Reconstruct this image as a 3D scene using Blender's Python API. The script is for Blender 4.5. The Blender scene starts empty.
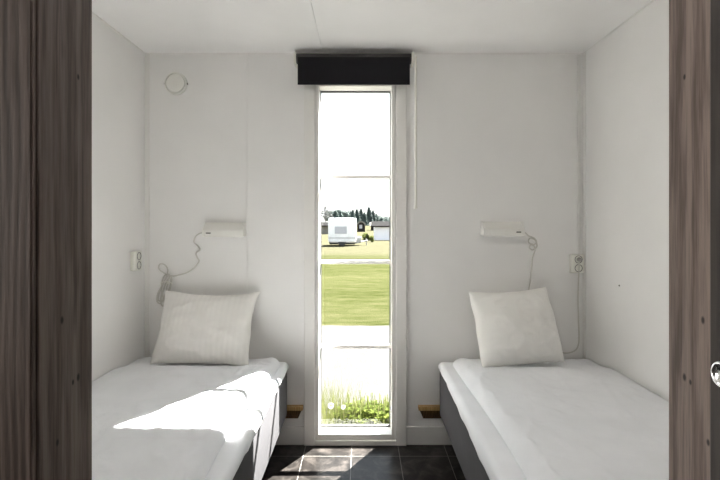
import bpy, bmesh, math, random
from mathutils import Vector, Matrix, noise
random.seed(7)
sc = bpy.context.scene
COL = sc.collection

# ------------------------------------------------------------------ constants
F = 450.0            # focal length in pixels of the 720 px wide frame
AX, AY = 362.0, 221.0
EYE = 1.338
def P(px, py, y):    # point of the place seen at a pixel, at depth y
    return Vector(((px-AX)*y/F, y, EYE-(py-AY)*y/F))
XL, XR, YB, ZC = -1.302, 1.329, 2.70, 2.346      # room shell
YF0, YF1 = 0.58, 0.66                            # partition with the doorway
DL, DR = -0.396, 0.450                           # doorway sides
GZ = -0.70                                       # ground outside
WX0, WX1, WZ0, WZ1 = -0.258, 0.177, 0.062, 2.143 # window opening

# ------------------------------------------------------------------ mesh helpers
def box(bm, x0, x1, y0, y1, z0, z1, bev=0.0, seg=2):
    vs = [bm.verts.new(c) for c in ((x0,y0,z0),(x1,y0,z0),(x1,y1,z0),(x0,y1,z0),(x0,y0,z1),(x1,y0,z1),(x1,y1,z1),(x0,y1,z1))]
    fs = [bm.faces.new([vs[i] for i in q]) for q in ((0,3,2,1),(4,5,6,7),(0,1,5,4),(1,2,6,5),(2,3,7,6),(3,0,4,7))]
    if bev:
        es = list({e for f in fs for e in f.edges})
        bmesh.ops.bevel(bm, geom=es, offset=bev, segments=seg, affect='EDGES', profile=0.5)
def tube(bm, pts, r, seg=8, cap=True):
    pts = [Vector(p) for p in pts]
    rings = []; up = None
    for i, p in enumerate(pts):
        d = (pts[min(i+1, len(pts)-1)] - pts[max(i-1, 0)]).normalized()
        if up is None:
            up = d.orthogonal().normalized()
        up = (up - d*up.dot(d))
        up = up.normalized() if up.length > 1e-6 else d.orthogonal().normalized()
        s = d.cross(up)
        rr = r(i/(len(pts)-1)) if callable(r) else r
        rings.append([bm.verts.new(p + (up*math.cos(a)+s*math.sin(a))*rr) for a in [2*math.pi*k/seg for k in range(seg)]])
    for a, b in zip(rings, rings[1:]):
        for k in range(seg):
            bm.faces.new((a[k], a[(k+1)%seg], b[(k+1)%seg], b[k]))
    if cap:
        bm.faces.new(rings[0][::-1]); bm.faces.new(rings[-1])
def smooth_path(pts, n=8):
    pts = [Vector(p) for p in pts]; out = []
    q = [2*pts[0]-pts[1]] + pts + [2*pts[-1]-pts[-2]]
    for i in range(1, len(q)-2):
        a, b, c, d = q[i-1:i+3]
        for k in range(n):
            t = k/n
            out.append(0.5*((2*b)+(c-a)*t+(2*a-5*b+4*c-d)*t*t+(3*b-a-3*c+d)*t**3))
    out.append(pts[-1]); return out
def lathe(bm, prof, mat=Matrix(), seg=40):      # prof: (r, h) along local z
    rings = []
    for r, h in prof:
        if r < 1e-6: rings.append([bm.verts.new(mat @ Vector((0,0,h)))])
        else: rings.append([bm.verts.new(mat @ Vector((r*math.cos(2*math.pi*k/seg), r*math.sin(2*math.pi*k/seg), h))) for k in range(seg)])
    for a, b in zip(rings, rings[1:]):
        for k in range(seg):
            k2 = (k+1) % seg
            if len(a) == 1 and len(b) == 1: continue
            if len(a) == 1: bm.faces.new((a[0], b[k2], b[k]))
            elif len(b) == 1: bm.faces.new((a[k], a[k2], b[0]))
            else: bm.faces.new((a[k], a[k2], b[k2], b[k]))
def prism_x(bm, prof, x0, x1, bev=0.0):         # profile of (y, z) pulled along x
    a = [bm.verts.new((x0, y, z)) for y, z in prof]; b = [bm.verts.new((x1, y, z)) for y, z in prof]
    n = len(prof); fs = [bm.faces.new(a[::-1]), bm.faces.new(b)]
    for k in range(n): fs.append(bm.faces.new((a[k], a[(k+1)%n], b[(k+1)%n], b[k])))
    if bev:
        bmesh.ops.bevel(bm, geom=list({e for f in fs for e in f.edges}), offset=bev, segments=2, affect='EDGES', profile=0.5)
def obj(name, bm, mat, parent=None, smooth=False, loc=None):
    me = bpy.data.meshes.new(name)
    bmesh.ops.recalc_face_normals(bm, faces=bm.faces[:])
    bm.to_mesh(me); bm.free()
    o = bpy.data.objects.new(name, me); COL.objects.link(o)
    me.materials.append(mat)
    if smooth: me.shade_smooth()
    if loc is not None: me.transform(Matrix.Translation(-Vector(loc))); o.location = loc
    if parent: o.parent = parent; o.matrix_parent_inverse = Matrix.Translation(-parent.location)
    return o
def auto_smooth(o, ang=40):
    me = o.data; me.shade_smooth(); me.set_sharp_from_angle(angle=math.radians(ang)); return o
def thing(name, label, cat, loc, group=None, kind=None):
    o = bpy.data.objects.new(name, None); COL.objects.link(o); o.location = loc; o.empty_display_size = .1
    return tag(o, label, cat, group, kind)
def tag(o, label, cat, group=None, kind=None):
    o['label'] = label; o['category'] = cat
    if group: o['group'] = group
    if kind: o['kind'] = kind
    return o
def struct(name, bm, mat, label, cat, smooth=False):
    return tag(obj(name, bm, mat, smooth=smooth), label, cat, kind='structure')
B = bmesh.new

# ------------------------------------------------------------------ materials
def mat(name, col=(.8,.8,.8), rough=.5, metal=0.0, spec=0.5):
    m = bpy.data.materials.new(name); m.use_nodes = True
    n = m.node_tree.nodes; b = n['Principled BSDF']
    b.inputs['Base Color'].default_value = (*col, 1); b.inputs['Roughness'].default_value = rough
    b.inputs['Metallic'].default_value = metal; b.inputs['Specular IOR Level'].default_value = spec
    return m
def N(m, t, **kw):
    n = m.node_tree.nodes.new(t)
    for k, v in kw.items(): setattr(n, k, v)
    return n
def L(m, a, b): m.node_tree.links.new(a, b)
def coords(m, scale=(1,1,1), rot=(0,0,0), loc=(0,0,0)):
    tc = N(m, 'ShaderNodeTexCoord'); mp = N(m, 'ShaderNodeMapping')
    mp.inputs['Scale'].default_value = scale; mp.inputs['Rotation'].default_value = rot; mp.inputs['Location'].default_value = loc
    L(m, tc.outputs['Object'], mp.inputs['Vector']); return mp.outputs['Vector']
def noise_tex(m, vec, scale, detail=4, rough=.55, dist=0.0):
    n = N(m, 'ShaderNodeTexNoise'); n.inputs['Scale'].default_value = scale; n.inputs['Detail'].default_value = detail
    n.inputs['Roughness'].default_value = rough; n.inputs['Distortion'].default_value = dist
    L(m, vec, n.inputs['Vector']); return n.outputs['Fac']
def ramp(m, fac, stops):
    r = N(m, 'ShaderNodeValToRGB'); e = r.color_ramp.elements
    while len(e) < len(stops): e.new(.5)
    for el, (p, c) in zip(e, stops): el.position = p; el.color = (*c, 1)
    L(m, fac, r.inputs['Fac']); return r.outputs['Color']
def bump(m, h, strength=.2, dist=.01):
    b = N(m, 'ShaderNodeBump'); b.inputs['Strength'].default_value = strength; b.inputs['Distance'].default_value = dist
    L(m, h, b.inputs['Height']); L(m, b.outputs['Normal'], m.node_tree.nodes['Principled BSDF'].inputs['Normal']); return b
def base(m, out): L(m, out, m.node_tree.nodes['Principled BSDF'].inputs['Base Color'])

def painted(name, col, rough=.5, amt=.03, bs=.04, scale=60, spec=.5):
    m = mat(name, col, rough); v = coords(m)
    f = noise_tex(m, v, 2.2, 5)
    base(m, ramp(m, f, [(.3, tuple(c*(1-amt) for c in col)), (.7, tuple(min(1, c*(1+amt)) for c in col))]))
    bump(m, noise_tex(m, v, scale, 3), bs, .002)
    m.node_tree.nodes['Principled BSDF'].inputs['Specular IOR Level'].default_value = spec; return m
M = {}
M['wall'] = painted('wall_panel_paint', (.80,.79,.777), .45)
M['ceil'] = painted('ceiling_paint', (.83,.82,.812), .5)
M['trim'] = painted('trim_paint', (.75,.738,.715), .35, .02)
M['frame'] = painted('window_paint', (.78,.765,.74), .35, .02)
M['plastic'] = mat('white_plastic', (.78,.77,.71), .35)
M['lamp'] = mat('lamp_enamel', (.80,.79,.75), .35)
M['cord'] = mat('cord_plastic', (.62,.60,.56), .45)
M['dark'] = mat('dark_slot', (.03,.03,.03), .6)
M['grey_plastic'] = mat('grey_plastic', (.16,.155,.145), .5)
M['gasket'] = mat('grey_gasket', (.09,.09,.088), .6)
M['plug'] = mat('plug_plastic', (.42,.41,.38), .5)
M['chrome'] = mat('chrome', (.8,.8,.8), .18, 1.0)
M['opal'] = mat('opal_diffuser', (.85,.85,.82), .3)

def fabric(name, col, rough=.9, weave=900, bs=.15, stripes=0, amt=.03):
    m = mat(name, col, rough, spec=.2); v = coords(m)
    f = noise_tex(m, v, 6, 5)
    c = ramp(m, f, [(.3, tuple(x*(1-amt) for x in col)), (.7, tuple(min(1, x*(1+amt)) for x in col))])
    h = noise_tex(m, v, weave, 2)
    if stripes:
        w = N(m, 'ShaderNodeTexWave'); w.bands_direction = 'X'; w.inputs['Scale'].default_value = stripes; w.inputs['Distortion'].default_value = .3
        L(m, v, w.inputs['Vector'])
        mx = N(m, 'ShaderNodeMix', data_type='RGBA'); mx.inputs[7].default_value = (col[0]*.975, col[1]*.975, col[2]*.975, 1)
        L(m, w.outputs['Fac'], mx.inputs[0]); L(m, c, mx.inputs[6]); c = mx.outputs[2]
    base(m, c)
    big = noise_tex(m, v, 9, 5, .6, .6)
    ad = N(m, 'ShaderNodeMath', operation='MULTIPLY_ADD'); ad.inputs[1].default_value = .12
    L(m, h, ad.inputs[0]); L(m, big, ad.inputs[2])
    bump(m, ad.outputs[0], bs, .012)
    return m
M['sheet'] = fabric('white_cotton_sheet', (.84,.85,.87), bs=.12)
M['duvet'] = fabric('white_cotton_duvet', (.83,.84,.86), bs=.55)
M['pillow_stripe'] = fabric('striped_satin_pillow', (.80,.785,.755), bs=.3, stripes=11)
M['pillow'] = fabric('white_pillow', (.82,.81,.78), bs=.3)
M['base'] = fabric('charcoal_grey_upholstery', (.068,.066,.071), bs=.15, weave=500, amt=.08)
M['blind'] = fabric('blackout_fabric', (.009,.008,.0105), .7, bs=.05)
M['blind_tube'] = mat('blind_profile', (.035,.03,.032), .45)

def wood(name, dark, light, knots=True, seed=0.0, rough=.6, spots=()):
    m = mat(name, light, rough, spec=.25)
    fine = noise_tex(m, coords(m, (1,1,.035), loc=(seed, seed*.7, 0)), 260, 5, .7, .2)
    mid = noise_tex(m, coords(m, (1,1,.05), loc=(seed, seed*.7, 4)), 60, 4, .6, .4)
    w = N(m, 'ShaderNodeTexWave'); w.wave_type = 'RINGS'; w.rings_direction = 'Z'; w.wave_profile = 'SIN'
    w.inputs['Scale'].default_value = 30; w.inputs['Distortion'].default_value = 6; w.inputs['Detail'].default_value = 2
    w.inputs['Detail Scale'].default_value = 1.0
    L(m, coords(m, (1,1,.13), loc=(seed+.3, 0, seed)), w.inputs['Vector'])
    def mul(a, k, add=None):
        n = N(m, 'ShaderNodeMath', operation='MULTIPLY_ADD'); n.inputs[1].default_value = k; L(m, a, n.inputs[0])
        if add is None: n.inputs[2].default_value = 0
        else: L(m, add, n.inputs[2])
        return n.outputs[0]
    h = mul(fine, .45, mul(mid, .35, mul(w.outputs['Fac'], .14)))
    c = ramp(m, h, [(.36, dark), (.57, light)])
    if knots:
        vo = N(m, 'ShaderNodeTexVoronoi'); vo.inputs['Scale'].default_value = 1.0
        L(m, coords(m, (7,7,3.2), loc=(seed*2.3, .4, seed)), vo.inputs['Vector'])
        kc = ramp(m, vo.outputs['Distance'], [(.05, (1,1,1)), (.10, (0,0,0))])
        k = N(m, 'ShaderNodeMix', data_type='RGBA'); k.inputs[7].default_value = (dark[0]*.3, dark[1]*.3, dark[2]*.3, 1)
        L(m, kc, k.inputs[0]); L(m, c, k.inputs[6]); c = k.outputs[2]
    for y, z, r in spots:      # single small knots
        sc3 = coords(m, (0,1,.62), loc=(0,-y,-z*.62))
        ln = N(m, 'ShaderNodeVectorMath', operation='LENGTH'); L(m, sc3, ln.inputs[0])
        mr = N(m, 'ShaderNodeMapRange'); mr.inputs['From Min'].default_value = r*.45; mr.inputs['From Max'].default_value = r; mr.inputs['To Min'].default_value = 1; mr.inputs['To Max'].default_value = 0; L(m, ln.outputs['Value'], mr.inputs['Value'])
        k = N(m, 'ShaderNodeMix', data_type='RGBA'); k.inputs[7].default_value = (dark[0]*.25, dark[1]*.25, dark[2]*.25, 1)
        L(m, mr.outputs[0], k.inputs[0]); L(m, c, k.inputs[6]); c = k.outputs[2]
    base(m, c); bump(m, h, .3, .002); return m
M['jamb'] = wood('brown_stained_pine', (.064,.045,.037), (.166,.126,.107), seed=1.7, spots=((.628,1.120,.0042),(.628,1.539,.0032),(.594,1.207,.0040),(.6166,1.117,.0030),(.585,1.05,.0035)))
M['door'] = wood('black_brown_door', (.012,.009,.008), (.03,.024,.02), knots=False, seed=5)
M['pine_dark'] = wood('dark_pine_block', (.05,.024,.010), (.12,.062,.026), knots=False, seed=4)
M['pine'] = wood('raw_pine_batten', (.32,.19,.07), (.52,.34,.15), knots=False, seed=9)

def tiles():
    m = mat('dark_slate_tiles', (.03,.027,.025), .30, spec=.16)
    v = coords(m); sep = N(m, 'ShaderNodeSeparateXYZ'); L(m, v, sep.inputs[0])
    def line(out, off):
        a = N(m, 'ShaderNodeMath', operation='SUBTRACT'); a.inputs[1].default_value = off; L(m, out, a.inputs[0])
        d = N(m, 'ShaderNodeMath', operation='DIVIDE'); d.inputs[1].default_value = .2745; L(m, a.outputs[0], d.inputs[0])
        f = N(m, 'ShaderNodeMath', operation='FRACT'); L(m, d.outputs[0], f.inputs[0])
        s = N(m, 'ShaderNodeMath', operation='SUBTRACT'); s.inputs[1].default_value = .5; L(m, f.outputs[0], s.inputs[0])
        b = N(m, 'ShaderNodeMath', operation='ABSOLUTE'); L(m, s.outputs[0], b.inputs[0])
        g = N(m, 'ShaderNodeMath', operation='GREATER_THAN'); g.inputs[1].default_value = .5-.0062; L(m, b.outputs[0], g.inputs[0])
        return g.outputs[0]
    lx, ly = line(sep.outputs['X'], -.335-2.745), line(sep.outputs['Y'], 2.56-5.49)
    mxm = N(m, 'ShaderNodeMath', operation='MAXIMUM'); L(m, lx, mxm.inputs[0]); L(m, ly, mxm.inputs[1])
    n1 = noise_tex(m, v, 11, 8, .65, .5)
    c = ramp(m, n1, [(.34, (.005,.0042,.0038)), (.50, (.018,.0155,.014)), (.66, (.052,.045,.0405))])
    mix = N(m, 'ShaderNodeMix', data_type='RGBA'); mix.inputs[7].default_value = (.20,.188,.172,1)
    L(m, mxm.outputs[0], mix.inputs[0]); L(m, c, mix.inputs[6]); base(m, mix.outputs[2])
    h = N(m, 'ShaderNodeMath', operation='SUBTRACT'); L(m, n1, h.inputs[0]); L(m, mxm.outputs[0], h.inputs[1])
    bump(m, h.outputs[0], .18, .004); return m
M['tiles'] = tiles()

def glass():
    m = bpy.data.materials.new('window_glass'); m.use_nodes = True; nt = m.node_tree; nt.nodes.clear()
    o = nt.nodes.new('ShaderNodeOutputMaterial'); t = nt.nodes.new('ShaderNodeBsdfTransparent'); t.inputs[0].default_value = (.97,.98,.97,1)
    g = nt.nodes.new('ShaderNodeBsdfGlossy'); g.inputs['Roughness'].default_value = .02
    fw = nt.nodes.new('ShaderNodeLayerWeight'); fw.inputs['Blend'].default_value = .5
    pw = nt.nodes.new('ShaderNodeMath'); pw.operation = 'POWER'; pw.inputs[1].default_value = 4.0; nt.links.new(fw.outputs['Facing'], pw.inputs[0])
    lw = nt.nodes.new('ShaderNodeMath'); lw.operation = 'MULTIPLY_ADD'; lw.inputs[1].default_value = .7; lw.inputs[2].default_value = .02; nt.links.new(pw.outputs[0], lw.inputs[0])
    mx = nt.nodes.new('ShaderNodeMixShader')
    nt.links.new(lw.outputs[0], mx.inputs[0]); nt.links.new(t.outputs[0], mx.inputs[1]); nt.links.new(g.outputs[0], mx.inputs[2]); nt.links.new(mx.outputs[0], o.inputs[0])
    return m
M['glass'] = glass()
def lawn():
    m = mat('dry_mown_lawn', (.2,.2,.08), .95, spec=.0)
    v = coords(m); big = noise_tex(m, coords(m, (.06,.22,1)), 1.0, 4, .6)
    fine = noise_tex(m, coords(m, (.35,1.3,1)), 3.2, 8, .75)
    mx = N(m, 'ShaderNodeMath', operation='MULTIPLY_ADD'); mx.inputs[1].default_value = .35
    L(m, big, mx.inputs[0]); s = N(m, 'ShaderNodeMath', operation='MULTIPLY'); s.inputs[1].default_value = .85; L(m, fine, s.inputs[0]); L(m, s.outputs[0], mx.inputs[2])
    c = ramp(m, mx.outputs[0], [(.42, (.018,.023,.005)), (.60, (.037,.0400,.0155)), (.78, (.060,.058,.029))])
    sp = N(m, 'ShaderNodeSeparateXYZ'); L(m, v, sp.inputs[0])
    ad = N(m, 'ShaderNodeMath', operation='MULTIPLY_ADD'); ad.inputs[1].default_value = 14; L(m, big, ad.inputs[0]); L(m, sp.outputs['Y'], ad.inputs[2])
    mr = N(m, 'ShaderNodeMapRange'); mr.inputs['From Min'].default_value = 27; mr.inputs['From Max'].default_value = 36; mr.inputs['To Max'].default_value = .8; L(m, ad.outputs[0], mr.inputs['Value'])
    dry = N(m, 'ShaderNodeMix', data_type='RGBA'); dry.inputs[7].default_value = (.058,.054,.036,1); L(m, mr.outputs[0], dry.inputs[0]); L(m, c, dry.inputs[6])
    base(m, dry.outputs[2])
    bump(m, noise_tex(m, v, 25, 6, .8), .8, .05); return m
M['lawn'] = lawn()
def gravel():
    m = mat('pale_gravel', (.3,.29,.27), .95, spec=.1); v = coords(m)
    base(m, ramp(m, noise_tex(m, v, 14, 8, .7), [(.3, (.040,.0385,.0365)), (.7, (.054,.052,.050))]))
    bump(m, noise_tex(m, v, 60, 4), .5, .02); return m
M['gravel'] = gravel()
def leafy(name, a, b, sc_=8, thin=0.0):
    b_ = b
    m = mat(name, a, .8, spec=.05)
    base(m, ramp(m, noise_tex(m, coords(m), sc_, 3), [(.35, a), (.65, b)]))
    if thin:      # thin leaves let part of the light through
        b = m.node_tree.nodes['Principled BSDF']; o = m.node_tree.nodes['Material Output']
        t = N(m, 'ShaderNodeBsdfTranslucent'); t.inputs[0].default_value = (b_[0]*thin, b_[1]*thin, b_[2]*thin*.8, 1)
        a_ = N(m, 'ShaderNodeMixShader'); a_.inputs[0].default_value = .45
        L(m, b.outputs[0], a_.inputs[1]); L(m, t.outputs[0], a_.inputs[2]); L(m, a_.outputs[0], o.inputs['Surface'])
    return m
M['leaf'] = leafy('yellow_green_leaf', (.045,.066,.011), (.105,.130,.028), 12, 1.5)
M['blade'] = leafy('grass_blade', (.040,.050,.013), (.080,.086,.034), 14, 1.2)
M['stem'] = leafy('plant_stem', (.08,.10,.03), (.13,.13,.05))
M['petal'] = mat('white_petal', (.30,.30,.29), .7)
M['pollen'] = mat('yellow_centre', (.6,.42,.05), .8)
M['conifer'] = leafy('conifer_needles', (.060,.082,.073), (.100,.126,.116), .6)
M['broad'] = leafy('pale_tree_leaves', (.11,.135,.125), (.17,.195,.185), .6)
M['bare'] = leafy('grey_twigs', (.13,.134,.13), (.19,.194,.19), .6)
M['bark'] = leafy('bark', (.05,.04,.032), (.09,.075,.06), 5)
M['bush'] = leafy('light_bush', (.12,.14,.045), (.17,.19,.075), 3, 1.0)
M['caravan'] = painted('caravan_shell', (.74,.74,.76), .6, .09, spec=.05)
M['caravan_pane'] = mat('caravan_window', (.40,.40,.44), .4, spec=.1)
M['rubber'] = mat('tyre_rubber', (.03,.03,.03), .8)
M['metal'] = mat('galvanised_steel', (.30,.30,.30), .6, .0, .1)
M['hut'] = painted('dark_hut_boards', (.025,.023,.023), .95, .1, spec=.02)
M['hutroof'] = painted('pale_hut_roof', (.16,.155,.14), .9, .08, spec=.03)
M['cabin'] = painted('white_cabin_boards', (.70,.70,.75), .9, .03, spec=.03)
M['cabinroof'] = painted('dark_cabin_roof', (.014,.0135,.0135), .95, .1, spec=.02)

# ------------------------------------------------------------------ room shell
bm = B(); box(bm, -2.3, 2.3, -2.9, 2.82, -.14, 0)
struct('floor', bm, M['tiles'], 'dark slate square floor tiles with pale grout between the beds', 'floor')
bm = B()   # two ceiling boards with an open joint, on a backing slab
g = .0005
box(bm, -2.3, 2.3, -2.9, 2.82, ZC+.014, ZC+.15)
for x0, x1 in ((-2.3, -.235-g), (-.235+g, 2.3)): box(bm, x0, x1, -2.9, YB+.02, ZC, ZC+.016, .002)
struct('ceiling', bm, M['ceil'], 'off-white panelled ceiling with one fine board joint', 'ceiling')
bm = B()   # back wall: panels on a backing, opening for the window
yb0, yb1 = YB, 2.82
def wall_piece(x0, x1, z0, z1): box(bm, x0, x1, yb0, yb1, z0, z1)
OX0, OX1, OZ0, OZ1 = WX0-.02, WX1+.02, 0.0, WZ1+.02
for x0, x1 in ((-2.3, OX0), (OX1, 2.3)): box(bm, x0, x1, YB+.012, yb1, GZ, ZC+.1)
box(bm, OX0, OX1, YB+.012, yb1, OZ1, ZC+.1); box(bm, OX0, OX1, YB+.012, yb1, GZ, -.001)
for x0, x1, z0, z1 in ((-1.32, -.69-g, 0, ZC+.01), (-.69+g, OX0, 0, ZC+.01), (OX0, OX1, OZ1, ZC+.01), (OX1, 1.34, 0, ZC+.01)):
    box(bm, x0, x1, YB, YB+.014, z0, z1, .0006)
struct('wall_back', bm, M['wall'], 'white panelled wall behind the pillows around the tall window', 'wall')
bm = B(); box(bm, XL-.1, XL, YF0, YB+.02, -.02, ZC+.02)
struct('wall_left', bm, M['wall'], 'white side wall along the left bed', 'wall')
bm = B(); box(bm, XR, XR+.1, YF0, YB+.02, -.02, ZC+.02)
struct('wall_right', bm, M['wall'], 'white side wall along the right bed', 'wall')
bm = B(); HD = 2.02+.18
box(bm, -2.3, DL-.02, YF0, YF1, 0, ZC); box(bm, DR+.02, 2.3, YF0, YF1, 0, ZC); box(bm, DL-.02, DR+.02, YF0, YF1, HD+.02, ZC)
struct('wall_front', bm, M['wall'], 'partition wall holding the doorway one looks through', 'wall')
# hallway behind the camera
bm = B(); box(bm, -2.4, -2.3, -2.9, -.05, -.02, ZC+.02); box(bm, -2.4, -2.3, .52, YF1, -.02, ZC+.02); box(bm, -2.4, -2.3, -.05, .52, -.02, .9); box(bm, -2.4, -2.3, -.05, .52, 2.1, ZC+.02)  # side gap put in so fill light reaches the hallway
struct('wall_hall_left', bm, M['jamb'], 'hallway wall left of the viewer with an opening added for fill light', 'wall')
bm = B(); box(bm, 2.3, 2.4, -2.9, YF1, -.02, ZC+.02)
struct('wall_hall_right', bm, M['jamb'], 'hallway wall right of the doorway', 'wall')
bm = B(); box(bm, -2.4, 2.4, -3.0, -2.9, -.02, ZC+.02)
struct('wall_hall_back', bm, M['jamb'], 'hallway wall behind the viewer', 'wall')

# door jambs, casings, head
def jamb(x0, x1, y0, name, label):
    bm = B(); box(bm, x0, x1, y0, YF1+.002, 0, HD, .003)
    o = struct(name, bm, M['jamb'], label, 'door frame'); return o
jl = jamb(DL-.022, DL, .549, 'trim_1', 'brown stained wooden door jamb on the left of the doorway')
jr = jamb(DR, DR+.022, YF0-.001, 'trim_2', 'brown stained wooden door jamb on the right, beside the ring handle')
bm = B(); box(bm, DL-.16, DL-.001, .5405, .5485, 0, HD+.1, .002)
struct('trim_3', bm, M['jamb'], 'brown stained casing board outside the left door jamb', 'door frame')
bm = B(); box(bm, DL, DR, YF0-.002, YF1+.002, HD, HD+.022, .003)
struct('trim_4', bm, M['jamb'], 'brown stained head board over the doorway', 'door frame')
# dark sliding door, pushed aside
bm = B(); box(bm, DR-.005, DR+.82, YF0-.050, YF0-.003, .012, HD-.02, .003)
door = struct('door_1', bm, M['door'], 'black-brown door leaf pushed aside at the right frame edge', 'door')
c = Vector((DR-.005, .555, EYE-(375-AY)*.555/F))
bm = B()
mt = Matrix.Translation(c) @ Matrix.Rotation(-math.pi/2, 4, 'Y')
lathe(bm, [(0,.0006),(.0115,.0006),(.0122,.003),(.0140,.0042),(.0158,.003),(.0168,.0006),(.0168,-.001),(0,-.001)], mt, 48)
h = obj('ring_handle', bm, M['chrome'], door, smooth=True); h['label'] = 'chrome ring pull'

# trims in the corners
bm = B(); box(bm, XL, XL+.028, YB-.005, YB, 0, ZC, .002)
struct('trim_5', bm, M['trim'], 'white corner strip left of the left pillow', 'trim')
bm = B(); box(bm, XR-.006, XR, YB-.030, YB, 0, ZC, .002)
struct('trim_6', bm, M['trim'], 'white corner strip beside the right socket', 'trim')
bm = B(); prism_x(bm, [(YB, ZC), (YB-.005, ZC), (YB-.005, ZC-.004), (YB, ZC-.009)], XL, XR)
struct('trim_7', bm, M['trim'], 'thin white cove strip where ceiling meets back wall', 'trim')
for sgn, X in ((1, XL), (-1, XR)):
    bm = B(); a, b = sorted((X, X+sgn*.005)); box(bm, a, b, YF1, YB-.03, ZC-.008, ZC, .001)
    struct('trim_8' if sgn > 0 else 'trim_9', bm, M['trim'], 'thin white cove strip along the %s wall top' % ('left' if sgn > 0 else 'right'), 'trim')
# baseboards
CX0, CX1 = -.345, .265     # casing outer edges
for x0, x1, nm, lb in ((XL, CX0-.001, 'baseboard_back_left', 'white baseboard left of the window'), (CX1+.001, XR, 'baseboard_back_right', 'white baseboard right of the window')):
    bm = B(); box(bm, x0, x1, YB-.014, YB, 0, .108, .003); struct(nm, bm, M['trim'], lb, 'baseboard')

# ------------------------------------------------------------------ window
win = thing('window_1', 'tall narrow white window of four panes above the floor', 'window', (0, YB, 0), kind='structure')
bm = B()
prof = .024
box(bm, CX0, WX0-.022, YB-prof, YB, 0, 2.28, .003); box(bm, WX1+.026, CX1, YB-prof, YB, 0, 2.28, .003)
box(bm, WX0-.022, WX1+.026, YB-prof, YB, WZ1+.016, 2.28, .003); box(bm, WX0-.022, WX1+.026, YB-prof, YB, 0, .030, .003)
obj('casing', bm, M['frame'], win)
bm = B()   # sash frame set in the opening
box(bm, WX0-.020, WX0, YB-.010, YB+.118, .0, WZ1+.018, .002); box(bm, WX1, WX1+.020, YB-.010, YB+.118, .0, WZ1+.018, .002)
box(bm, WX0, WX1, YB-.010, YB+.118, WZ1, WZ1+.018, .002); box(bm, WX0, WX1, YB-.010, YB+.118, .031, WZ0, .002)
obj('window_frame', bm, M['frame'], win)
GY = 2.795
bm = B(); prism_x(bm, [(2.822,.044),(2.822,.024),(2.875,.018),(2.875,.036)], WX0-.05, WX1+.05, .001); obj('outer_sill', bm, M['gasket'], win)
for z in (1.612, 1.083, .560):
    bm = B(); box(bm, WX0+.0005, WX1-.0005, GY-.012, GY+.020, z-.011, z+.011, .003); obj('muntin', bm, M['frame'], win)
bm = B()
box(bm, WX0+.0005, WX0+.006, GY-.008, GY+.012, WZ0, WZ1, .002); box(bm, WX1-.006, WX1-.0005, GY-.008, GY+.012, WZ0, WZ1, .002)
box(bm, WX0, WX1, GY-.008, GY+.012, WZ0+.0005, WZ0+.010, .002); box(bm, WX0, WX1, GY-.008, GY+.012, WZ1-.008, WZ1-.0005, .002)
obj('glazing_bead', bm, M['gasket'], win)
bm = B(); box(bm, WX0+.004, WX1-.004, GY, GY+.004, WZ0+.004, WZ1-.004); obj('glass', bm, M['glass'], win)

# roller blind
bl = thing('roller_blind', 'black roller blind, rolled up above the tall window', 'blind', P(354, 60, 2.65))
bx0, bx1 = -.384, .288
yb_, zb_ = 2.645, 2.291
bm = B(); n = 28
tube(bm, [(bx0, yb_, zb_), (bx1, yb_, zb_)], .030, n); auto_smooth(obj('roller_tube', bm, M['blind_tube'], bl))
bm = B(); box(bm, bx0+.010, bx1-.010, yb_-.031, yb_-.029, 2.140, zb_, .0004, 1); box(bm, bx0+.010, bx1-.010, yb_-.034, yb_-.026, 2.130, 2.144, .002)
obj('blind_fabric', bm, M['blind'], bl)
for x0, x1 in ((bx0-.014, bx0-.002), (bx1+.002, bx1+.016)):
    bm = B(); box(bm, x0, x1, yb_-.028, YB, zb_-.034, zb_+.034, .004); obj('bracket', bm, M['plastic'], bl)['label'] = 'white end bracket'
bm = B(); xc = bx1+.026; zt, zb2 = zb_+.01, EYE-(207-AY)*2.64/F
tube(bm, [(xc, yb_-.012, zt), (xc, yb_-.012, zb2)], .0075, 12); lathe(bm, [(0,-.012),(.010,-.010),(.010,.0),(.0075,.004)], Matrix.Translation((xc, yb_-.012, zb2)), 12)
box(bm, bx1+.0155, xc, yb_-.016, yb_-.008, zt-.012, zt-.004)
auto_smooth(obj('pull_wand', bm, M['plastic'], bl))['label'] = 'long white pull wand'

# ------------------------------------------------------------------ wall fittings
vc = P(176.5, 84, YB)
vent = thing('air_vent', 'round white air vent high on the back wall, left corner', 'vent', vc)
mt = Matrix.Translation(vc) @ Matrix.Rotation(math.pi/2, 4, 'X')
bm = B(); lathe(bm, [(0,0),(.067,0),(.067,.016),(.0655,.018),(.061,.018),(.060,.002),(0,.002)], mt, 56); auto_smooth(obj('vent_ring', bm, M['lamp'], vent))
bm = B(); lathe(bm, [(0,.0021),(.0545,.0021),(.0545,.016),(.052,.019),(0,.020)], mt, 56); auto_smooth(obj('vent_disc', bm, M['lamp'], vent))
for s in (-1, 1):
    bm = B(); x = vc.x+s*.067; box(bm, x-.003, x+.003, YB-.014, YB, vc.z-.006, vc.z+.004, .001); obj('clip', bm, M['grey_plastic'], vent)['label'] = 'small dark clip'

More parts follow.
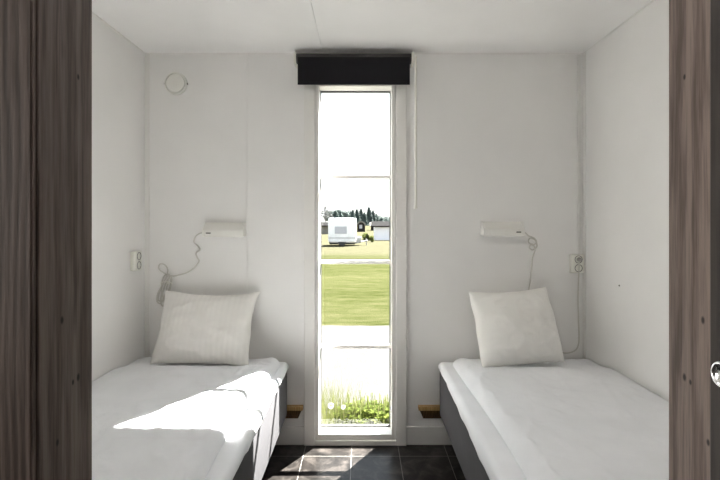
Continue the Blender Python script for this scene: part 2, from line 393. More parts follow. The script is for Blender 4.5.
def socket(name, label, origin, rz, plug):
    t = thing('wall_socket', label, 'socket', origin)
    R = Matrix.Translation(origin) @ Matrix.Rotation(rz, 4, 'Z')     # local: x along wall, -y out of the wall, z up
    def part(nm, bm, m, par=t):
        bmesh.ops.transform(bm, matrix=R, verts=bm.verts[:]); return obj(nm, bm, m, par)
    bm = B(); box(bm, -.039, .039, -.030, 0, -.055, .055, .005, 3); auto_smooth(part('socket_box', bm, M['plastic']))
    for z in (.026, -.026):
        bm = B(); m2 = Matrix.Translation((.004, -.0302, z)) @ Matrix.Rotation(math.pi/2, 4, 'X')
        lathe(bm, [(.023,0),(.023,.002),(.020,.002),(.019,-.012),(0,-.012)][::1], m2, 32)
        s = auto_smooth(part('socket_well', bm, M['grey_plastic']))
        s['label'] = 'grey recessed socket'
        bm = B()
        for dx in (-.0095, .0095): lathe(bm, [(.003,-.0118),(.003,-.0105),(0,-.0105)], m2 @ Matrix.Translation((dx,0,0)), 10)
        part('contact_hole', bm, M['dark'], s)
    return t
so = Vector((XL, 2.5625, 1.1115))
socket('wall_socket', 'white double socket on the left wall, above the left bed', so, math.pi/2, False)
so2 = Vector((1.281, YB, 1.084))
socket('wall_socket', 'white double socket in the right corner of the back wall', so2, 0, True)
# surface cable run
bm = B(); x = 1.281+.018
box(bm, x-.009, x+.009, YB-.010, YB, so2.z+.056, ZC-.011, .0025)
tag(obj('cable_duct', bm, M['trim']), 'thin white cable duct from the ceiling down to the right socket', 'cable duct')

def wall_lamp(x0, x1, ztop, label, cord_pts, dirn, group=None):
    h_ = .084
    t = thing('wall_lamp', label, 'lamp', ((x0+x1)/2, YB, ztop-h_))
    y = lambda d: YB-d
    bm = B(); prism_x(bm, [(y(0), ztop-.002), (y(.030), ztop), (y(.074), ztop-.046), (y(.076), ztop-h_+.004), (y(.072), ztop-h_), (y(0), ztop-h_+.006)], x0+.006, x1-.006, .002)
    auto_smooth(obj('housing', bm, M['lamp'], t), 30)
    for a in (x0, x1-.006):
        bm = B(); prism_x(bm, [(y(0), ztop), (y(.032), ztop+.002), (y(.077), ztop-.045), (y(.079), ztop-h_), (y(0), ztop-h_+.002)], a, a+.006, .0015)
        obj('end_cap', bm, M['lamp'], t)
    bm = B(); box(bm, x0+.015, x1-.015, y(.066), y(.012), ztop-h_-.003, ztop-h_+.006, .002); obj('diffuser', bm, M['opal'], t)
    bm = B(); box(bm, x0+.022 if dirn > 0 else x1-.05, x0+.05 if dirn > 0 else x1-.022, y(.0775), y(.074), ztop-.066, ztop-.058, .001); obj('switch', bm, M['grey_plastic'], t)['label'] = 'small grey switch'
    bm = B(); tube(bm, smooth_path(cord_pts, 8), .0040, 8); return t, obj('cord', bm, M['cord'], t, smooth=True)

lx0, lx1 = (203-AX)*2.64/F, (243.5-AX)*2.64/F
zt = EYE-(222.5-AY)*2.64/F
W = lambda px, py, d=.010: P(px, py, YB-d)
pts = [Vector((lx0+.004, YB-.03, zt-.062)), W(201,233,.03), W(196,236,.02), W(194,242,.014), W(198,246,.010), W(200,250,.014), W(196,253,.008), W(197.5,258,.010), W(199,261,.009), W(195,267,.008), W(188,272,.008), W(179,275,.008), W(172,276,.010),
       W(166,274,.013), W(159,269,.010), W(160,264,.012), W(165,265,.018), W(168,271,.022), W(165,280,.016), W(158,293,.010), W(157,301,.012), W(161,303,.020), W(166,292,.026), W(169,278,.022), W(171,283,.014), W(165,298,.010), W(158,300,.022), W(161,288,.030), W(168,276,.028), W(172,279,.018), W(169,293,.022), W(163,306,.018), W(161,298,.026), W(167,281,.030), W(170,278,.024), W(168,274,.014), W(163,278,.010), W(162,292,.026), W(166,308,.020), W(170,322,.012)]
tl, cl = wall_lamp(lx0, lx1, zt, 'white wall reading lamp above the left pillow, cord coiled below', pts, 1)
bm = B(); tube(bm, [W(166.5,283,.012), W(168.5,283.3,.036)], .004, 6); tube(bm, smooth_path([W(160,283,.02), W(165,281.5,.036), W(170.5,282.5,.030), W(172,284,.014), W(166,284.5,.006), W(160,283.5,.012)],5), .0024, 6); obj('cable_tie', bm, M['plastic'], cl)
rx0, rx1 = (483-AX)*2.64/F, (524-AX)*2.64/F
zt2 = EYE-(221.5-AY)*2.64/F
pts = [Vector((rx1-.004, YB-.03, zt2-.060)), W(525.5,233,.03), W(529,236,.02), W(534,238,.012), W(536.5,242,.012), W(533,245,.020), W(528.5,242,.024), W(530,238.5,.018), W(535,240,.010), W(537,246,.010), W(533,250,.016), W(529.5,247.5,.022), W(532,244,.018), W(535,249,.010), W(532.5,258,.008), W(531.5,268,.008), W(530.5,280,.008), W(528.5,292,.008), W(528,310,.008), W(540,335,.008), W(558,351,.010), W(572,352,.010), W(578.5,344,.008), W(578.5,322,.008), W(578,300,.008), W(578.5,280,.010), W(579,270,.034), W(579.3,262,.044), W(579.3,260,.046)]
tr, cr = wall_lamp(rx0, rx1, zt2, 'white wall reading lamp above the right pillow, cord hanging straight down', pts, -1)
pz = so2.z+.026; px_ = so2.x+.004
bm = B(); lathe(bm, [(0,-.001),(.012,-.001),(.013,.004),(.011,.016),(.007,.020),(0,.020)], Matrix.Translation((px_, YB-.0322, pz)) @ Matrix.Rotation(math.pi/2, 4, 'X'), 24); auto_smooth(obj('plug', bm, M['plug'], cr))['label'] = 'grey plug in the upper socket'

sw = Vector((XR, 2.322, 1.005))
bm = B(); lathe(bm, [(.0035,-.001),(.0045,.001),(.003,.004),(0,.0045)], Matrix.Translation(sw) @ Matrix.Rotation(-math.pi/2, 4, 'Y'), 14)
tag(obj('wall_screw', bm, M['grey_plastic'], loc=sw), 'tiny dark screw head in the white wall above the right bed', 'screw')

# ------------------------------------------------------------------ beds
def sheet_mesh(bm, X0, X1, sgn, y0, y1, ztop, hem):
    # swept cover: wall side -> top -> rounded outer edge -> hem, with thickness
    ny = 70; th = .006; rows = []
    for i in range(ny+1):
        t = i/ny; yy = y0+(y1-y0)*t
        wob = .004*noise.noise((yy*5, sgn*3, 0)) + .0022*noise.noise((yy*16, sgn, 3))
        zh = hem(t) + .004*noise.noise((yy*7, 5, sgn))
        r = .030
        pts = [(X0, ztop-.03), (X0, ztop-.004)]
        for k in range(1, 14):
            f = k/14; xx = X0+(X1-X0-sgn*r)*f
            pts.append((xx, ztop+.003*noise.noise((xx*6, yy*5, 1))))
        for k in range(7):
            a = math.pi/2*k/6; pts.append((X1-sgn*r+sgn*r*math.sin(a)+sgn*wob, ztop-r+r*math.cos(a)))
        zl = min(ztop-r-.004, zh)
        for k in range(1, 5): pts.append((X1+sgn*(wob+.0015*k*noise.noise((yy*9, k, 2))), (ztop-r)+(zl-(ztop-r))*k/4))
        rows.append((yy, pts))
    def layer(off):
        out = []
        for yy, pts in rows:
            rr = []
            for k, (x, z) in enumerate(pts):
                k0, k1 = max(k-1, 0), min(k+1, len(pts)-1)
                d = Vector((pts[k1][0]-pts[k0][0], pts[k1][1]-pts[k0][1])).normalized(); nrm = Vector((-d.y, d.x))*sgn
                rr.append(bm.verts.new((x+nrm.x*off, yy, z+nrm.y*off)))
            out.append(rr)
        return out
    A, Bq = layer(0), layer(-th)
    n = len(A[0])
    for i in range(ny):
        for k in range(n-1):
            bm.faces.new((A[i][k], A[i][k+1], A[i+1][k+1], A[i+1][k])); bm.faces.new((Bq[i][k], Bq[i+1][k], Bq[i+1][k+1], Bq[i][k+1]))
        for k in (0, n-1): bm.faces.new((A[i][k], A[i+1][k], Bq[i+1][k], Bq[i][k]))
    for i in (0, ny):
        for k in range(n-1): bm.faces.new((A[i][k], Bq[i][k], Bq[i][k+1], A[i][k+1]))

def bed(X0, X1, label, hem):
    sgn = 1 if X1 > X0 else -1         # outward direction
    y0, y1 = .70, 2.664
    t = thing('bed', label, 'bed', ((X0+X1)/2, (y0+y1)/2, 0))
    a, b = sorted((X0, X1-sgn*.006))
    bm = B(); box(bm, a, b, y0, y1, .188, .465, .012, 3); box(bm, a+.02, b-.02, y0+.02, y1-.02, .170, .19)
    auto_smooth(obj('base', bm, M['base'], t))
    a2, b2 = sorted((X0+sgn*.012, X1-sgn*.016))
    bm = B(); box(bm, a2, b2, y0+.012, y1-.012, .466, .4965, .012, 3); auto_smooth(obj('mattress', bm, M['sheet'], t))
    bm = B(); sheet_mesh(bm, X0+sgn*.001, X1+sgn*.002, sgn, y0+.002, y1-.002, .505, hem); obj('sheet', bm, M['sheet'], t, smooth=True)
    for xx in (X0+sgn*.10, X1-sgn*.12):
        for yy in (y0+.15, y1-.30):
            bm = B(); lathe(bm, [(0,0),(.022,0),(.026,.006),(.030,.169),(0,.169)], Matrix.Translation((xx, yy, 0)), 20); auto_smooth(obj('leg', bm, M['dark'], t))
    return t
bed(XL+.004, -.436, 'left bed with grey base, its white sheet crossed by sunlight', lambda t: .492-.020*t)
bed(XR-.008, .452, 'right bed with grey base and white sheet, in shade', lambda t: .400+.085*t**1.5)

def duvet(name, label, X0, X1, y0, y1, z0, T, edge, seed, dent):
    sgn = 1 if X1 > X0 else -1
    bm = B(); nx, ny = 90, 200; top, bot = [], []
    for j in range(ny+1):
        v = j/ny; rt, rb = [], []
        for i in range(nx+1):
            u = i/nx
            # denser rows near the borders
            us = u-.055*math.sin(2*math.pi*u)*1.6; vs = v-.03*math.sin(2*math.pi*v)*1.6
            y = y0+(y1-y0)*vs
            xo = X1 + sgn*edge(vs)
            # rounded corners at the head end on the outer side
            x = X0+(xo-X0)*us
            cr_ = .06
            dx, dy = (xo-x)*sgn, y1-y
            if dx < cr_ and dy < cr_:
                q = math.hypot(cr_-dx, cr_-dy)
                if max(cr_-dx, cr_-dy) > 0 and q > 1e-6:
                    k = max(cr_-dx, cr_-dy)/q
                    x = xo - sgn*(cr_-(cr_-dx)*k); y = y1-(cr_-(cr_-dy)*k)
                    dx, dy = (xo-x)*sgn, y1-y
                    d_edge = cr_-math.hypot(cr_-dx, cr_-dy)
                else: d_edge = min(dx, dy)
            else: d_edge = min(dx, dy)
            d_in = (x-X0)*sgn; d_foot = y-y0
            def rise(d, r): 
                d = max(0, min(1, d/r)); return math.sqrt(max(0, 1-(1-d)**2))
            hd = max(0, min(1, (vs-.83)/.10)); hd = hd*hd*(3-2*hd)
            hgt = T*(1-.42*hd)*rise(max(0, d_edge), .05)*(.80+.20*rise(d_in, .10))*(.55+.45*rise(d_foot, .08))
            hgt *= .88+.12*rise(max(0,d_edge), .25)
            amp = min(1, max(0, d_edge)/.05)*min(1, d_in/.04+.2)
            p = Vector((x*2.2, y*1.9, seed))
            w = .009*noise.noise(p)
            # soft creases
            c1 = 1-abs(noise.noise((x*3.0+y*1.3, y*2.2-x*1.2, seed+4)))*2
            c2 = 1-abs(noise.noise((x*5.5-y*2.0, y*2.6+x*1.5, seed+9)))*2
            c3 = 1-abs(noise.noise((x*9+y*5.0, y*4.5-x*5, seed+14)))*2
            w += .005*max(0, c1)**7 + .005*max(0, c2)**7 + .0045*max(0, c3)**7 + .0012*noise.noise((x*14, y*14, seed))
            hgt += w*amp
            hgt -= .022*math.exp(-((x-dent)/.25)**4-((y-2.52)/.10)**4)
            rt.append(bm.verts.new((x, y, z0+max(.0005, hgt)))); rb.append(bm.verts.new((x, y, z0)))
        top.append(rt); bot.append(rb)
    for j in range(ny):
        for i in range(nx):
            bm.faces.new((top[j][i], top[j][i+1], top[j+1][i+1], top[j+1][i])); bm.faces.new((bot[j][i], bot[j+1][i], bot[j+1][i+1], bot[j][i+1]))
    for i in range(nx):
        for j in (0, ny): bm.faces.new((top[j][i], bot[j][i], bot[j][i+1], top[j][i+1]))
    for j in range(ny):
        for i in (0, nx): bm.faces.new((top[j][i], top[j+1][i], bot[j+1][i], bot[j][i]))
    o = obj(name, bm, M['duvet'], smooth=True)
    return tag(o, label, 'duvet')
duvet('duvet', 'white duvet with a patch of sunlight, spread on the left bed', XL+.006, -.500, .705, 2.640, .5085, .068, lambda v: .016*math.sin(v*9)+.030*max(0, v-.75)*3, 2.0, -.886)
duvet('duvet', 'white rumpled duvet in shade, spread on the right bed', XR-.010, .520, .705, 2.640, .5085, .062, lambda v: .010*math.sin(v*7+1)-.012*v, 11.0, .884)

def pillow(label, m, Wd, Ht, T, base_pt, tilt, rz, roll, seed, ear=0.0, pin=.06):
    bm = B(); n = 56; sides = []
    for s in (1, -1):
        rows = []
        for j in range(n+1):
            r = []
            for i in range(n+1):
                u, v = -math.cos(math.pi*i/n), -math.cos(math.pi*j/n)
                px = Wd/2*u*(1-pin*(1-v*v)*abs(u)); pz = Ht/2*v*(1-pin*(1-u*u)*abs(v))
                e = (max(0, 1-abs(u)**2.6)*max(0, 1-abs(v)**2.6))**.55
                y = -s*T/2*e*(1-.25*v)            # fuller low down
                wr = .018*noise.noise((u*1.6, v*1.6, seed+s)) + .009*noise.noise((u*3.5, v*3.5, seed))
                rad = 1-abs(noise.noise((u*3.2+v*1.4, v*3.0-u, seed+5)))*2
                y += -s*e*(wr + .012*max(0, rad)**5)
                corner = (abs(u)*abs(v))**6
                px += ear*max(0, u)*max(0, v)**1*corner; pz += ear*.6*max(0, u)*max(0, v)*corner
                pz += -.012*(1-u*u)*max(0, v)**3 + .006*noise.noise((u*2, seed, 1))*abs(v)
                px += .008*noise.noise((v*2, seed, 7))*abs(u)
                r.append((px, y, pz))
            rows.append(r)
        sides.append(rows)
    vf = [[bm.verts.new(c) for c in r] for r in sides[0]]
    vb = [[vf[j][i] if i in (0, n) or j in (0, n) else bm.verts.new(sides[1][j][i]) for i in range(n+1)] for j in range(n+1)]
    for j in range(n):
        for i in range(n):
            bm.faces.new((vf[j][i], vf[j][i+1], vf[j+1][i+1], vf[j+1][i])); bm.faces.new((vb[j][i], vb[j+1][i], vb[j+1][i+1], vb[j][i+1]))
    bmesh.ops.translate(bm, verts=bm.verts[:], vec=(0, 0, Ht/2))
    o = obj('pillow', bm, m, smooth=True)
    o.matrix_world = Matrix.Translation(base_pt) @ Matrix.Rotation(rz, 4, 'Z') @ Matrix.Rotation(-tilt, 4, 'X') @ Matrix.Rotation(roll, 4, 'Y')
    return tag(o, label, 'pillow')
pillow('white pillow with satin stripes leaning on the wall, on the left bed', M['pillow_stripe'], .540, .415, .17, (-.886, 2.450, .551), math.radians(25), math.radians(1), math.radians(1.5), 3, ear=.018)
pillow('plain white pillow leaning on the wall, on the right bed', M['pillow'], .475, .425, .23, (.884, 2.450, .552), math.radians(23), math.radians(7), math.radians(-2.5), 8, pin=.035)

# pine battens behind the bed ends
for x0, x1, lb in ((-1.0, -.352, 'raw pine ledge on a dark block, behind the head of the left bed'), (.336, 1.0, 'raw pine ledge on a dark block, behind the head of the right bed')):
    t = thing('wooden_ledge', lb, 'ledge', ((x0+x1)/2, YB, .158))
    bm = B(); box(bm, x0, x1, YB-.036, YB, .214, .236, .0015); obj('ledge_board', bm, M['pine'], t)
    bm = B()
    e0, e1 = (x0, x1-.030) if x0 < 0 else (x0+.030, x1)
    q0, q1 = (x0, x1-.006) if x0 < 0 else (x0+.006, x1)
    a_ = [bm.verts.new(c) for c in ((q0,YB-.020,.2135),(q1,YB-.020,.2135),(e1,YB-.010,.158),(e0,YB-.010,.158))]; b_ = [bm.verts.new((v.co.x, YB, v.co.z)) for v in a_]
    bm.faces.new(a_); bm.faces.new(b_[::-1])
    for k in range(4): bm.faces.new((a_[k], b_[k], b_[(k+1)%4], a_[(k+1)%4]))
    obj('support_block', bm, M['pine_dark'], t)['label'] = 'dark brown support block'

# ------------------------------------------------------------------ outdoors
bm = B()
def sheet_strip(x0, x1, ys, z, nx=1, wob=None):
    rows = []
    for jy, y in enumerate(ys):
        rows.append([bm.verts.new((x0+(x1-x0)*i/nx, y+(wob(i, jy) if wob else 0), z)) for i in range(nx+1)])
    for a, b in zip(rows, rows[1:]):
        for i in range(nx): bm.faces.new((a[i], a[i+1], b[i+1], b[i]))
box(bm, -250, 250, -60, 420, GZ-.3, GZ)
struct('ground', bm, M['lawn'], 'sunny mown lawn outside the window', 'lawn')
bm = B()
ne = 400
a = [bm.verts.new((-30+60*i/ne, 4.0+.05*noise.noise((i*.5, 0, 0)), GZ+.012)) for i in range(ne+1)]
b = [bm.verts.new((-30+60*i/ne, 8.72+.07*noise.noise((i*.35, 3, 0))+.04*noise.noise((i*1.3, 3, 0)), GZ+.012)) for i in range(ne+1)]
a0 = [bm.verts.new((v.co.x, v.co.y, GZ-.05)) for v in a]; b0 = [bm.verts.new((v.co.x, v.co.y, GZ-.05)) for v in b]
for i in range(ne):
    bm.faces.new((a[i], a[i+1], b[i+1], b[i])); bm.faces.new((a0[i], a[i], a[i+1], a0[i+1])); bm.faces.new((b0[i], b[i], b[i+1], b0[i+1]))
struct('path', bm, M['gravel'], 'pale gravel path crossing in front of the window', 'path')

# plants under the window
def leaf(bm, base_, d, up, ln, wd):
    d = d.normalized(); s = d.cross(up).normalized(); nn = s.cross(d)
    pts = []
    for t, w in ((0, .12), (.3, .9), (.6, .8), (.85, .35), (1, .03)):
        c = base_ + d*ln*t - nn*(-.18*ln*math.sin(t*2.4)) - Vector((0,0,1))*ln*.25*t*t
        pts.append((bm.verts.new(c+s*wd/2*w+nn*wd*.12*w), bm.verts.new(c), bm.verts.new(c-s*wd/2*w+nn*wd*.12*w)))
    for a, b in zip(pts, pts[1:]):
        bm.faces.new((a[0], a[1], b[1], b[0])); bm.faces.new((a[1], a[2], b[2], b[1]))
def leafy_plant(x, y, top, seed, label, group):
    rnd = random.Random(seed)
    t = thing('leafy_plant', label, 'plant', (x, y, GZ), group)
    bs, bl_ = B(), B()
    for k in range(15):
        a = rnd.uniform(0, 6.28); r = rnd.uniform(.02, .14)
        hx, hy = x+r*math.cos(a), y+r*math.sin(a)*.8
        h = (top-GZ)*rnd.uniform(.90, .985)
        pth = smooth_path([(x+.3*(hx-x), y+.3*(hy-y), GZ), (x+.7*(hx-x), y+.7*(hy-y), GZ+h*.5), (hx, hy, GZ+h)], 4)
        tube(bs, pth, .003, 5)
        for q in range(36):
            f = 1-.55*rnd.random()**1.5; c = pth[int(f*(len(pth)-1))]+Vector((rnd.uniform(-.01,.01), rnd.uniform(-.01,.01), rnd.uniform(-.03,.01)))
            aa = rnd.uniform(0, 6.28); leaf(bl_, c, Vector((math.cos(aa), math.sin(aa), rnd.uniform(.1, .9))), Vector((0,0,1)), rnd.uniform(.034, .058), rnd.uniform(.019, .032))
    obj('stem', bs, M['stem'], t, smooth=True); obj('leaves', bl_, M['leaf'], t)
    return t
for i, (px, y, py) in enumerate(((352, 3.32, 397), (361, 3.22, 395), (369, 3.34, 391), (377, 3.24, 394), (386, 3.34, 393), (394, 3.24, 396), (344, 3.42, 401), (366, 3.5, 399), (382, 3.52, 399))):
    p = P(px, py, y); leafy_plant(p.x, y, p.z, 20+i, 'bushy yellow-green leafy plant in the row right of the white flowers', 'leafy plants under the window')
rnd = random.Random(5); bm = B()
for k in range(620):
    px = 312+rnd.random()**1.2*37; y = rnd.uniform(3.1, 3.75)
    p = P(px, 380+max(0, px-345)*.35+rnd.random()**.8*26+rnd.uniform(-5,5), y)
    lean = Vector((rnd.uniform(-.10,.10), rnd.uniform(-.08,.08), 0))
    b0_ = Vector((p.x, y, GZ)); h = p.z-GZ; w = rnd.uniform(.0012, .0026)
    an = rnd.uniform(0, 3.14); s = Vector((math.cos(an), math.sin(an), 0))
    prev = None
    for q in range(6):
        f = q/5; c = b0_+lean*f**2*1.4+Vector((0,0,h*f)); ww = w*(1-f)**.6+.0004
        cur = (bm.verts.new(c-s*ww), bm.verts.new(c+s*ww))
        if prev: bm.faces.new((prev[0], prev[1], cur[1], cur[0]))
        prev = cur
tag(obj('tall_grass', bm, M['blade']), 'tall wispy grass growing outside the window, lower left pane', 'grass', kind='stuff')
for px, py, y, r, lb in ((331, 405.5, 3.02, .0215, 'larger white daisy-like flower left of the other, in the grass'), (343.3, 407, 3.04, .0165, 'smaller white flower right of the other, in the grass')):
    c = P(px, py, y); t = thing('white_flower', lb, 'flower', (c.x, c.y, GZ), 'white flowers in the grass')
    face = Vector((0, -.8, .6)).normalized(); s = Vector((1,0,0)); u = face.cross(s)
    bm = B(); tube(bm, smooth_path([(c.x-.01, y+.02, GZ), (c.x+.012, y+.02, GZ+.4), c+Vector((0,.006,-.012)), c], 6), .0022, 6); obj('stem', bm, M['stem'], t, smooth=True)
    bm = B()
    for k in range(18):
        a = 2*math.pi*k/18; d = s*math.cos(a)+u*math.sin(a); leaf(bm, c+d*r*.2+face*.001*(k%3), d, face, r*.85, r*.42)
    obj('petals', bm, M['petal'], t)
    bm = B(); bmesh.ops.create_uvsphere(bm, u_segments=12, v_segments=8, radius=r*.3, matrix=Matrix.Translation(c+face*.001)); obj('flower_centre', bm, M['pollen'], t, smooth=True)

# caravan
YC = 36.7; s = YC/F
x0, x1 = (328-AX)*s, (356-AX)*s; z1 = EYE-(218-AY)*s; z0 = EYE-(243-AY)*s
cv = thing('caravan', 'white caravan with a grey window parked across the lawn, left of the dark hut', 'caravan', ((x0+x1)/2, YC+1.0, GZ))
bm = B(); box(bm, x0, x1, YC, YC+2.1, z0, z1, .16, 4); auto_smooth(obj('body', bm, M['caravan'], cv))
bm = B(); box(bm, x0+.55, x1-.75, YC-.02, YC+.02, z0+.75, z0+1.35, .015); obj('window_pane', bm, M['caravan_pane'], cv)
bm = B(); box(bm, x1-.62, x1-.14, YC-.012, YC+.02, z0+.12, z1-.25, .01); obj('caravan_door', bm, M['caravan'], cv)
bm = B(); box(bm, x0+.05, x1-.05, YC-.012, YC+.02, z0+.38, z0+.44, .005); obj('side_stripe', bm, M['metal'], cv)
for yy in (YC+.02, YC+1.9):
    bm = B(); lathe(bm, [(0,0),(.30,0),(.33,.03),(.33,.15),(.30,.18),(0,.18)], Matrix.Translation(((x0+x1)/2, yy+.18, GZ+.331)) @ Matrix.Rotation(math.pi/2, 4, 'X'), 28)
    auto_smooth(obj('wheel', bm, M['rubber'], cv))
bm = B(); box(bm, x0+.1, x1-.1, YC+.2, YC+1.9, z0-.12, z0+.02); obj('chassis', bm, M['rubber'], cv)
bm = B(); hx = (368-AX)*s
tube(bm, [(x1-.1, YC+.35, z0-.03), (hx, YC+1.0, GZ+.40)], .05, 8); tube(bm, [(x1-.1, YC+1.7, z0-.03), (hx, YC+1.0, GZ+.40)], .05, 8)
tube(bm, [(hx-.12, YC+1.0, GZ), (hx-.12, YC+1.0, GZ+.6)], .04, 8); obj('drawbar', bm, M['metal'], cv)
bm = B(); box(bm, x1+.03, x1+.42, YC+.5, YC+1.5, z0-.02, z0+.5, .08, 3); auto_smooth(obj('gas_locker', bm, M['metal'], cv))

# dark arched hut
YH = 85.0; s = YH/F
hx0, hx1 = (356.3-AX)*s, (366-AX)*s; hz1 = EYE-(221-AY)*s; cxh = (hx0+hx1)/2; rw = (hx1-hx0)/2
hut = thing('hut', 'small dark hut with a pale arched roof, right of the caravan', 'hut', (cxh, YH+1.5, GZ))
def arch(r_, zspring, n=16): return [(cxh+r_*math.cos(math.pi*k/n), zspring+r_*.95*math.sin(math.pi*k/n)) for k in range(n+1)]
def prism_y(bm, prof, y0, y1):
    a = [bm.verts.new((x, y0, z)) for x, z in prof]; b = [bm.verts.new((x, y1, z)) for x, z in prof]; n = len(prof)
    bm.faces.new(a); bm.faces.new(b[::-1])
    for k in range(n): bm.faces.new((a[k], b[k], b[(k+1)%n], a[(k+1)%n]))
zs = hz1-rw*.95
bm = B(); prism_y(bm, [(cxh+rw*.82, GZ)] + arch(rw*.82, zs) + [(cxh-rw*.82, GZ)], YH, YH+3); obj('hut_body', bm, M['hut'], hut)
bm = B(); A1, A2 = arch(rw, zs), arch(rw*.70, zs)
prism_y(bm, A1 + A2[::-1], YH-.35, YH+3.1); obj('hut_roof', bm, M['hutroof'], hut)
bm = B(); box(bm, cxh-.35, cxh+.2, YH-.03, YH+.02, zs-.55, zs+.15, .01); obj('hut_window', bm, M['caravan_pane'], hut)

# white cabin at the right edge of the window and a grey one at the left
def cabin(x0, x1, y0, y1, zw, zr, label, wm, rm):
    t = thing('cabin', label, 'cabin', ((x0+x1)/2, (y0+y1)/2, GZ))
    bm = B(); box(bm, x0, x1, y0, y1, GZ, zw); obj('cabin_wall', bm, wm, t)
    bm = B(); ym = (y0+y1)/2; prism_x(bm, [(y0-.35, zw-.05), (ym, zr), (y1+.35, zw-.05), (y1+.35, zw+.05), (ym, zr+.14), (y0-.35, zw+.07)], x0-.3, x1+.3); obj('cabin_roof', bm, rm, t)
    bm = B(); box(bm, x0+(x1-x0)*.30, x0+(x1-x0)*.30+.9, y0-.03, y0+.02, zw-1.35, zw-.45, .01); obj('cabin_window', bm, M['caravan_pane'], t)
YW = 48.0; s = YW/F
cabin((374.5-AX)*s, (374.5-AX)*s+5.2, YW, YW+3.4, EYE-(226.5-AY)*s, EYE-(222.5-AY)*s, 'low white-walled cabin with dark roof at the right edge of the window', M['cabin'], M['cabinroof'])
YW = 70.0; s = YW/F
cabin((329-AX)*s-5, (329-AX)*s, YW, YW+4, EYE-(226-AY)*s, EYE-(223-AY)*s, 'grey cabin roof showing left of the white caravan', M['hutroof'], M['cabinroof'])
YW = 95.0; s = YW/F
cabin((371.2-AX)*s, (371.2-AX)*s+4, YW, YW+4, EYE-(226-AY)*s, EYE-(223-AY)*s, 'dark cabin between the arched hut and the white-walled cabin', M['hut'], M['hutroof'])

# trees and bushes
def blob_leaves(bm, c, r, n, rnd, ls, flat=1.0):
    for _ in range(n):
        d = Vector((rnd.gauss(0,1), rnd.gauss(0,1), rnd.gauss(0,1)*flat)).normalized()*r*rnd.uniform(.55, 1.05)
        p = c+d; a = Vector((rnd.uniform(-1,1), rnd.uniform(-1,1), rnd.uniform(-1,1))).normalized(); b2 = a.orthogonal().normalized()
        bm.faces.new((bm.verts.new(p-a*ls), bm.verts.new(p+b2*ls*.6), bm.verts.new(p+a*ls), bm.verts.new(p-b2*ls*.6)))
def tree(kind, px, py, y, wpx, label, group, seed):
    rnd = random.Random(seed); s = y/F; x = (px-AX)*s; top = EYE-(py-AY)*s; wd = wpx*s/2; H = top-GZ
    t = thing({'conifer':'conifer','broad':'leafy_tree','bare':'bare_tree'}[kind], label, 'tree', (x, y, GZ), group)
    bm = B(); tube(bm, [(x, y, GZ), (x, y, GZ+H*.5), (x, y, top-.05*H)], lambda f: .022*H*(1-f)+.01, 7)
    if kind == 'bare':
        for k in range(46):
            f = rnd.uniform(.3, .95); a = rnd.uniform(0, 6.28); ln = wd*rnd.uniform(.5, 1.1)*(1.15-f*.6); p0 = Vector((x, y, GZ+H*f))
            p1 = p0+Vector((math.cos(a)*ln, math.sin(a)*ln, ln*rnd.uniform(.2, .9)))
            tube(bm, [p0, (p0+p1)/2+Vector((0,0,ln*.1)), p1], lambda q: .06*(1-q)+.02, 4, False)
    obj('trunk', bm, M['bare' if kind == 'bare' else 'bark'], t)
    bm = B()
    if kind == 'conifer':
        for k in range(1500):
            f = rnd.random()**.8; z = top-H*.97*f; a = rnd.uniform(0, 6.28)
            tier = .75+.35*((f*9) % 1.0); r = wd*(.12+.88*f**.6)*tier*rnd.uniform(.1, 1.05)
            p = Vector((x+r*math.cos(a), y+r*math.sin(a), z-.18*r)); d = Vector((math.cos(a), math.sin(a), -.45))*(.045*H+.25*wd*f); sd = Vector((-math.sin(a), math.cos(a), 0))*(.05*H)
            bm.faces.new((bm.verts.new(p-d*.4), bm.verts.new(p+sd), bm.verts.new(p+d), bm.verts.new(p-sd)))
        obj('needles', bm, M['conifer'], t)
    elif kind == 'broad':
        for k in range(9):
            a = rnd.uniform(0, 6.28); q = rnd.uniform(0, wd*.55)
            blob_leaves(bm, Vector((x+q*math.cos(a), y+q*math.sin(a), GZ+H*rnd.uniform(.4, .84))), wd*.55, 130, rnd, .07*H)
        obj('crown', bm, M['broad'], t)
    else:
        blob_leaves(bm, Vector((x, y, GZ+H*.62)), wd*.95, 130, rnd, .04*H, 1.2); obj('twigs', bm, M['bare'], t)
    return t
tree('bare', 325.5, 204, 120, 10, 'thin grey tree at the left edge of the window, left of the caravan', None, 1)
tree('bare', 331, 211, 150, 6, 'pale grey tree right above the left corner of the caravan', None, 2)
lab = 'dark conifer in the far treeline behind the caravan and huts'
for i, (px, py, w) in enumerate(((335.5, 210, 11), (340.5, 211, 10), (353, 209.5, 8), (357, 209, 9), (361, 208.5, 9), (364.5, 212, 8), (369, 207, 9), (373, 210, 9), (376.5, 213.5, 9), (382, 217, 10))):
    tree('conifer', px, py, 190+((i*37) % 30), w, lab, 'far treeline conifers', 30+i)
lab = 'paler leafy tree in the far treeline between the conifers'
for i, (px, py, w) in enumerate(((329, 209.5, 10), (332.5, 210.5, 10), (338, 210, 10), (345, 211, 11), (349, 211.5, 10), (366, 214, 9), (379, 217, 10), (385, 218, 11), (391, 218.5, 11))):
    tree('broad', px, py, 225+((i*23) % 20), w, lab, 'far treeline leafy trees', 60+i)
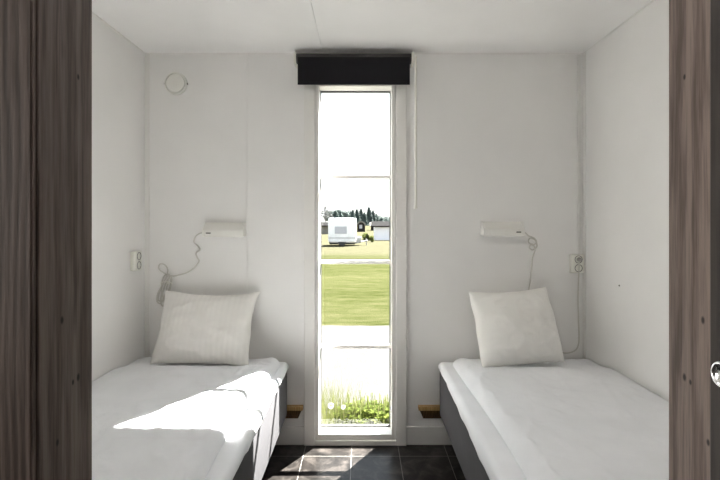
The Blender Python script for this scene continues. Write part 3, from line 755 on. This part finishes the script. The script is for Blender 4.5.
def bush(px, py, y, wpx, label, group=None, seed=0):
    rnd = random.Random(seed); s = y/F; x = (px-AX)*s; top = EYE-(py-AY)*s; r = wpx*s/2; H = top-GZ
    t = thing('bush', label, 'bush', (x, y, GZ), group)
    bm = B()
    for k in range(5):
        a = k*1.256+rnd.random(); tube(bm, [(x, y, GZ), (x+r*.5*math.cos(a), y+r*.5*math.sin(a), GZ+H*.6)], .02, 5)
    obj('branches', bm, M['bark'], t)
    bm = B()
    for k in range(12):
        a = rnd.uniform(0, 6.28); q = rnd.uniform(0, r*.65); blob_leaves(bm, Vector((x+q*math.cos(a), y+q*math.sin(a), GZ+H*rnd.uniform(.12, .8))), min(r, H)*.42, 130, rnd, .08)
    obj('leaves', bm, M['bush'], t)
bush(366, 233.5, 50, 11, 'light green bush in front of the arched hut', None, 3)
bush(372, 235.5, 43.5, 6, 'light green bush beside the white-walled cabin', None, 4)

# ------------------------------------------------------------------ light
FILL_GLOW = 9.0  # emission of the added ceiling fill light
S_DIR = Vector((-.63, -1.0, -1.35)).normalized()
sun = bpy.data.lights.new('sun', 'SUN'); sun.energy = 56.0; sun.angle = math.radians(.55); sun.color = (1.0, .97, .935)
so_ = bpy.data.objects.new('sun', sun); COL.objects.link(so_); so_.rotation_euler = S_DIR.to_track_quat('-Z', 'Y').to_euler(); so_.location = (20, 40, 50)
w = bpy.data.worlds.new('sky'); sc.world = w; w.use_nodes = True; nt = w.node_tree; nt.nodes.clear()
out = nt.nodes.new('ShaderNodeOutputWorld'); bg = nt.nodes.new('ShaderNodeBackground'); tc = nt.nodes.new('ShaderNodeTexCoord'); sp = nt.nodes.new('ShaderNodeSeparateXYZ'); cr_ = nt.nodes.new('ShaderNodeValToRGB')
nt.links.new(tc.outputs['Generated'], sp.inputs[0]); nt.links.new(sp.outputs['Z'], cr_.inputs[0]); nt.links.new(cr_.outputs[0], bg.inputs[0]); nt.links.new(bg.outputs[0], out.inputs[0])
e = cr_.color_ramp.elements; e[0].position = .0; e[0].color = (1,.99,.97,1); e[1].position = .75; e[1].color = (.62,.78,1,1); el = e.new(.3); el.color = (.93,.96,1,1)
bg.inputs[1].default_value = 1.6
# added fill light, set in an unseen opening made for it beside the viewer
al = bpy.data.lights.new('hall_fill_light', 'AREA'); al.shape = 'RECTANGLE'; al.size = 1.2; al.size_y = .5; al.energy = 36; al.color = (1.0, .975, .93)
ao = bpy.data.objects.new('hall_fill_light', al); COL.objects.link(ao); ao.location = (-2.28, .25, 1.5); ao.rotation_euler = (0, math.radians(-90), 0)

# unseen ceiling fixture added near the doorway to brighten duvets and walls
lc = Vector((.02, 1.15, ZC))
cl_ = thing('added_ceiling_fill', 'unseen round ceiling fill light added just inside the doorway', 'lamp', lc)
bm = B(); lathe(bm, [(0,0),(.19,0),(.19,-.018),(.185,-.022),(0,-.022)], Matrix.Translation(lc), 48); auto_smooth(obj('fill_lamp_base', bm, M['lamp'], cl_))
M['fill_glow'] = mat('fill_glow_opal', (.85,.85,.83), .4); b_ = M['fill_glow'].node_tree.nodes['Principled BSDF']; b_.inputs['Emission Color'].default_value = (1,.97,.93,1); b_.inputs['Emission Strength'].default_value = FILL_GLOW
bm = B(); lathe(bm, [(.178,-.0225)]+[(.178*math.cos(a), -.0225-.055*math.sin(a)) for a in [math.pi/2*k/8 for k in range(1, 8)]]+[(0,-.0775)], Matrix.Translation(lc), 48); obj('fill_lamp_bowl', bm, M['fill_glow'], cl_, smooth=True)

# ------------------------------------------------------------------ camera
cam = bpy.data.cameras.new('camera'); cam.sensor_width = 36; cam.lens = F/720*36; cam.shift_x = -(AX-360)/720; cam.shift_y = -(240-AY)/720; cam.clip_start = .02; cam.clip_end = 1000
co = bpy.data.objects.new('camera', cam); COL.objects.link(co); co.location = (0, 0, EYE); co.rotation_euler = (math.radians(90), 0, 0)
sc.camera = co
vs = sc.view_settings; vs.view_transform = 'Standard'; vs.look = 'None'; vs.exposure = 0.58; vs.gamma = 1.0; vs.use_curve_mapping = False
sc.cycles.max_bounces = 16; sc.cycles.diffuse_bounces = 10; sc.cycles.transparent_max_bounces = 16
sc.cycles.use_denoising = True
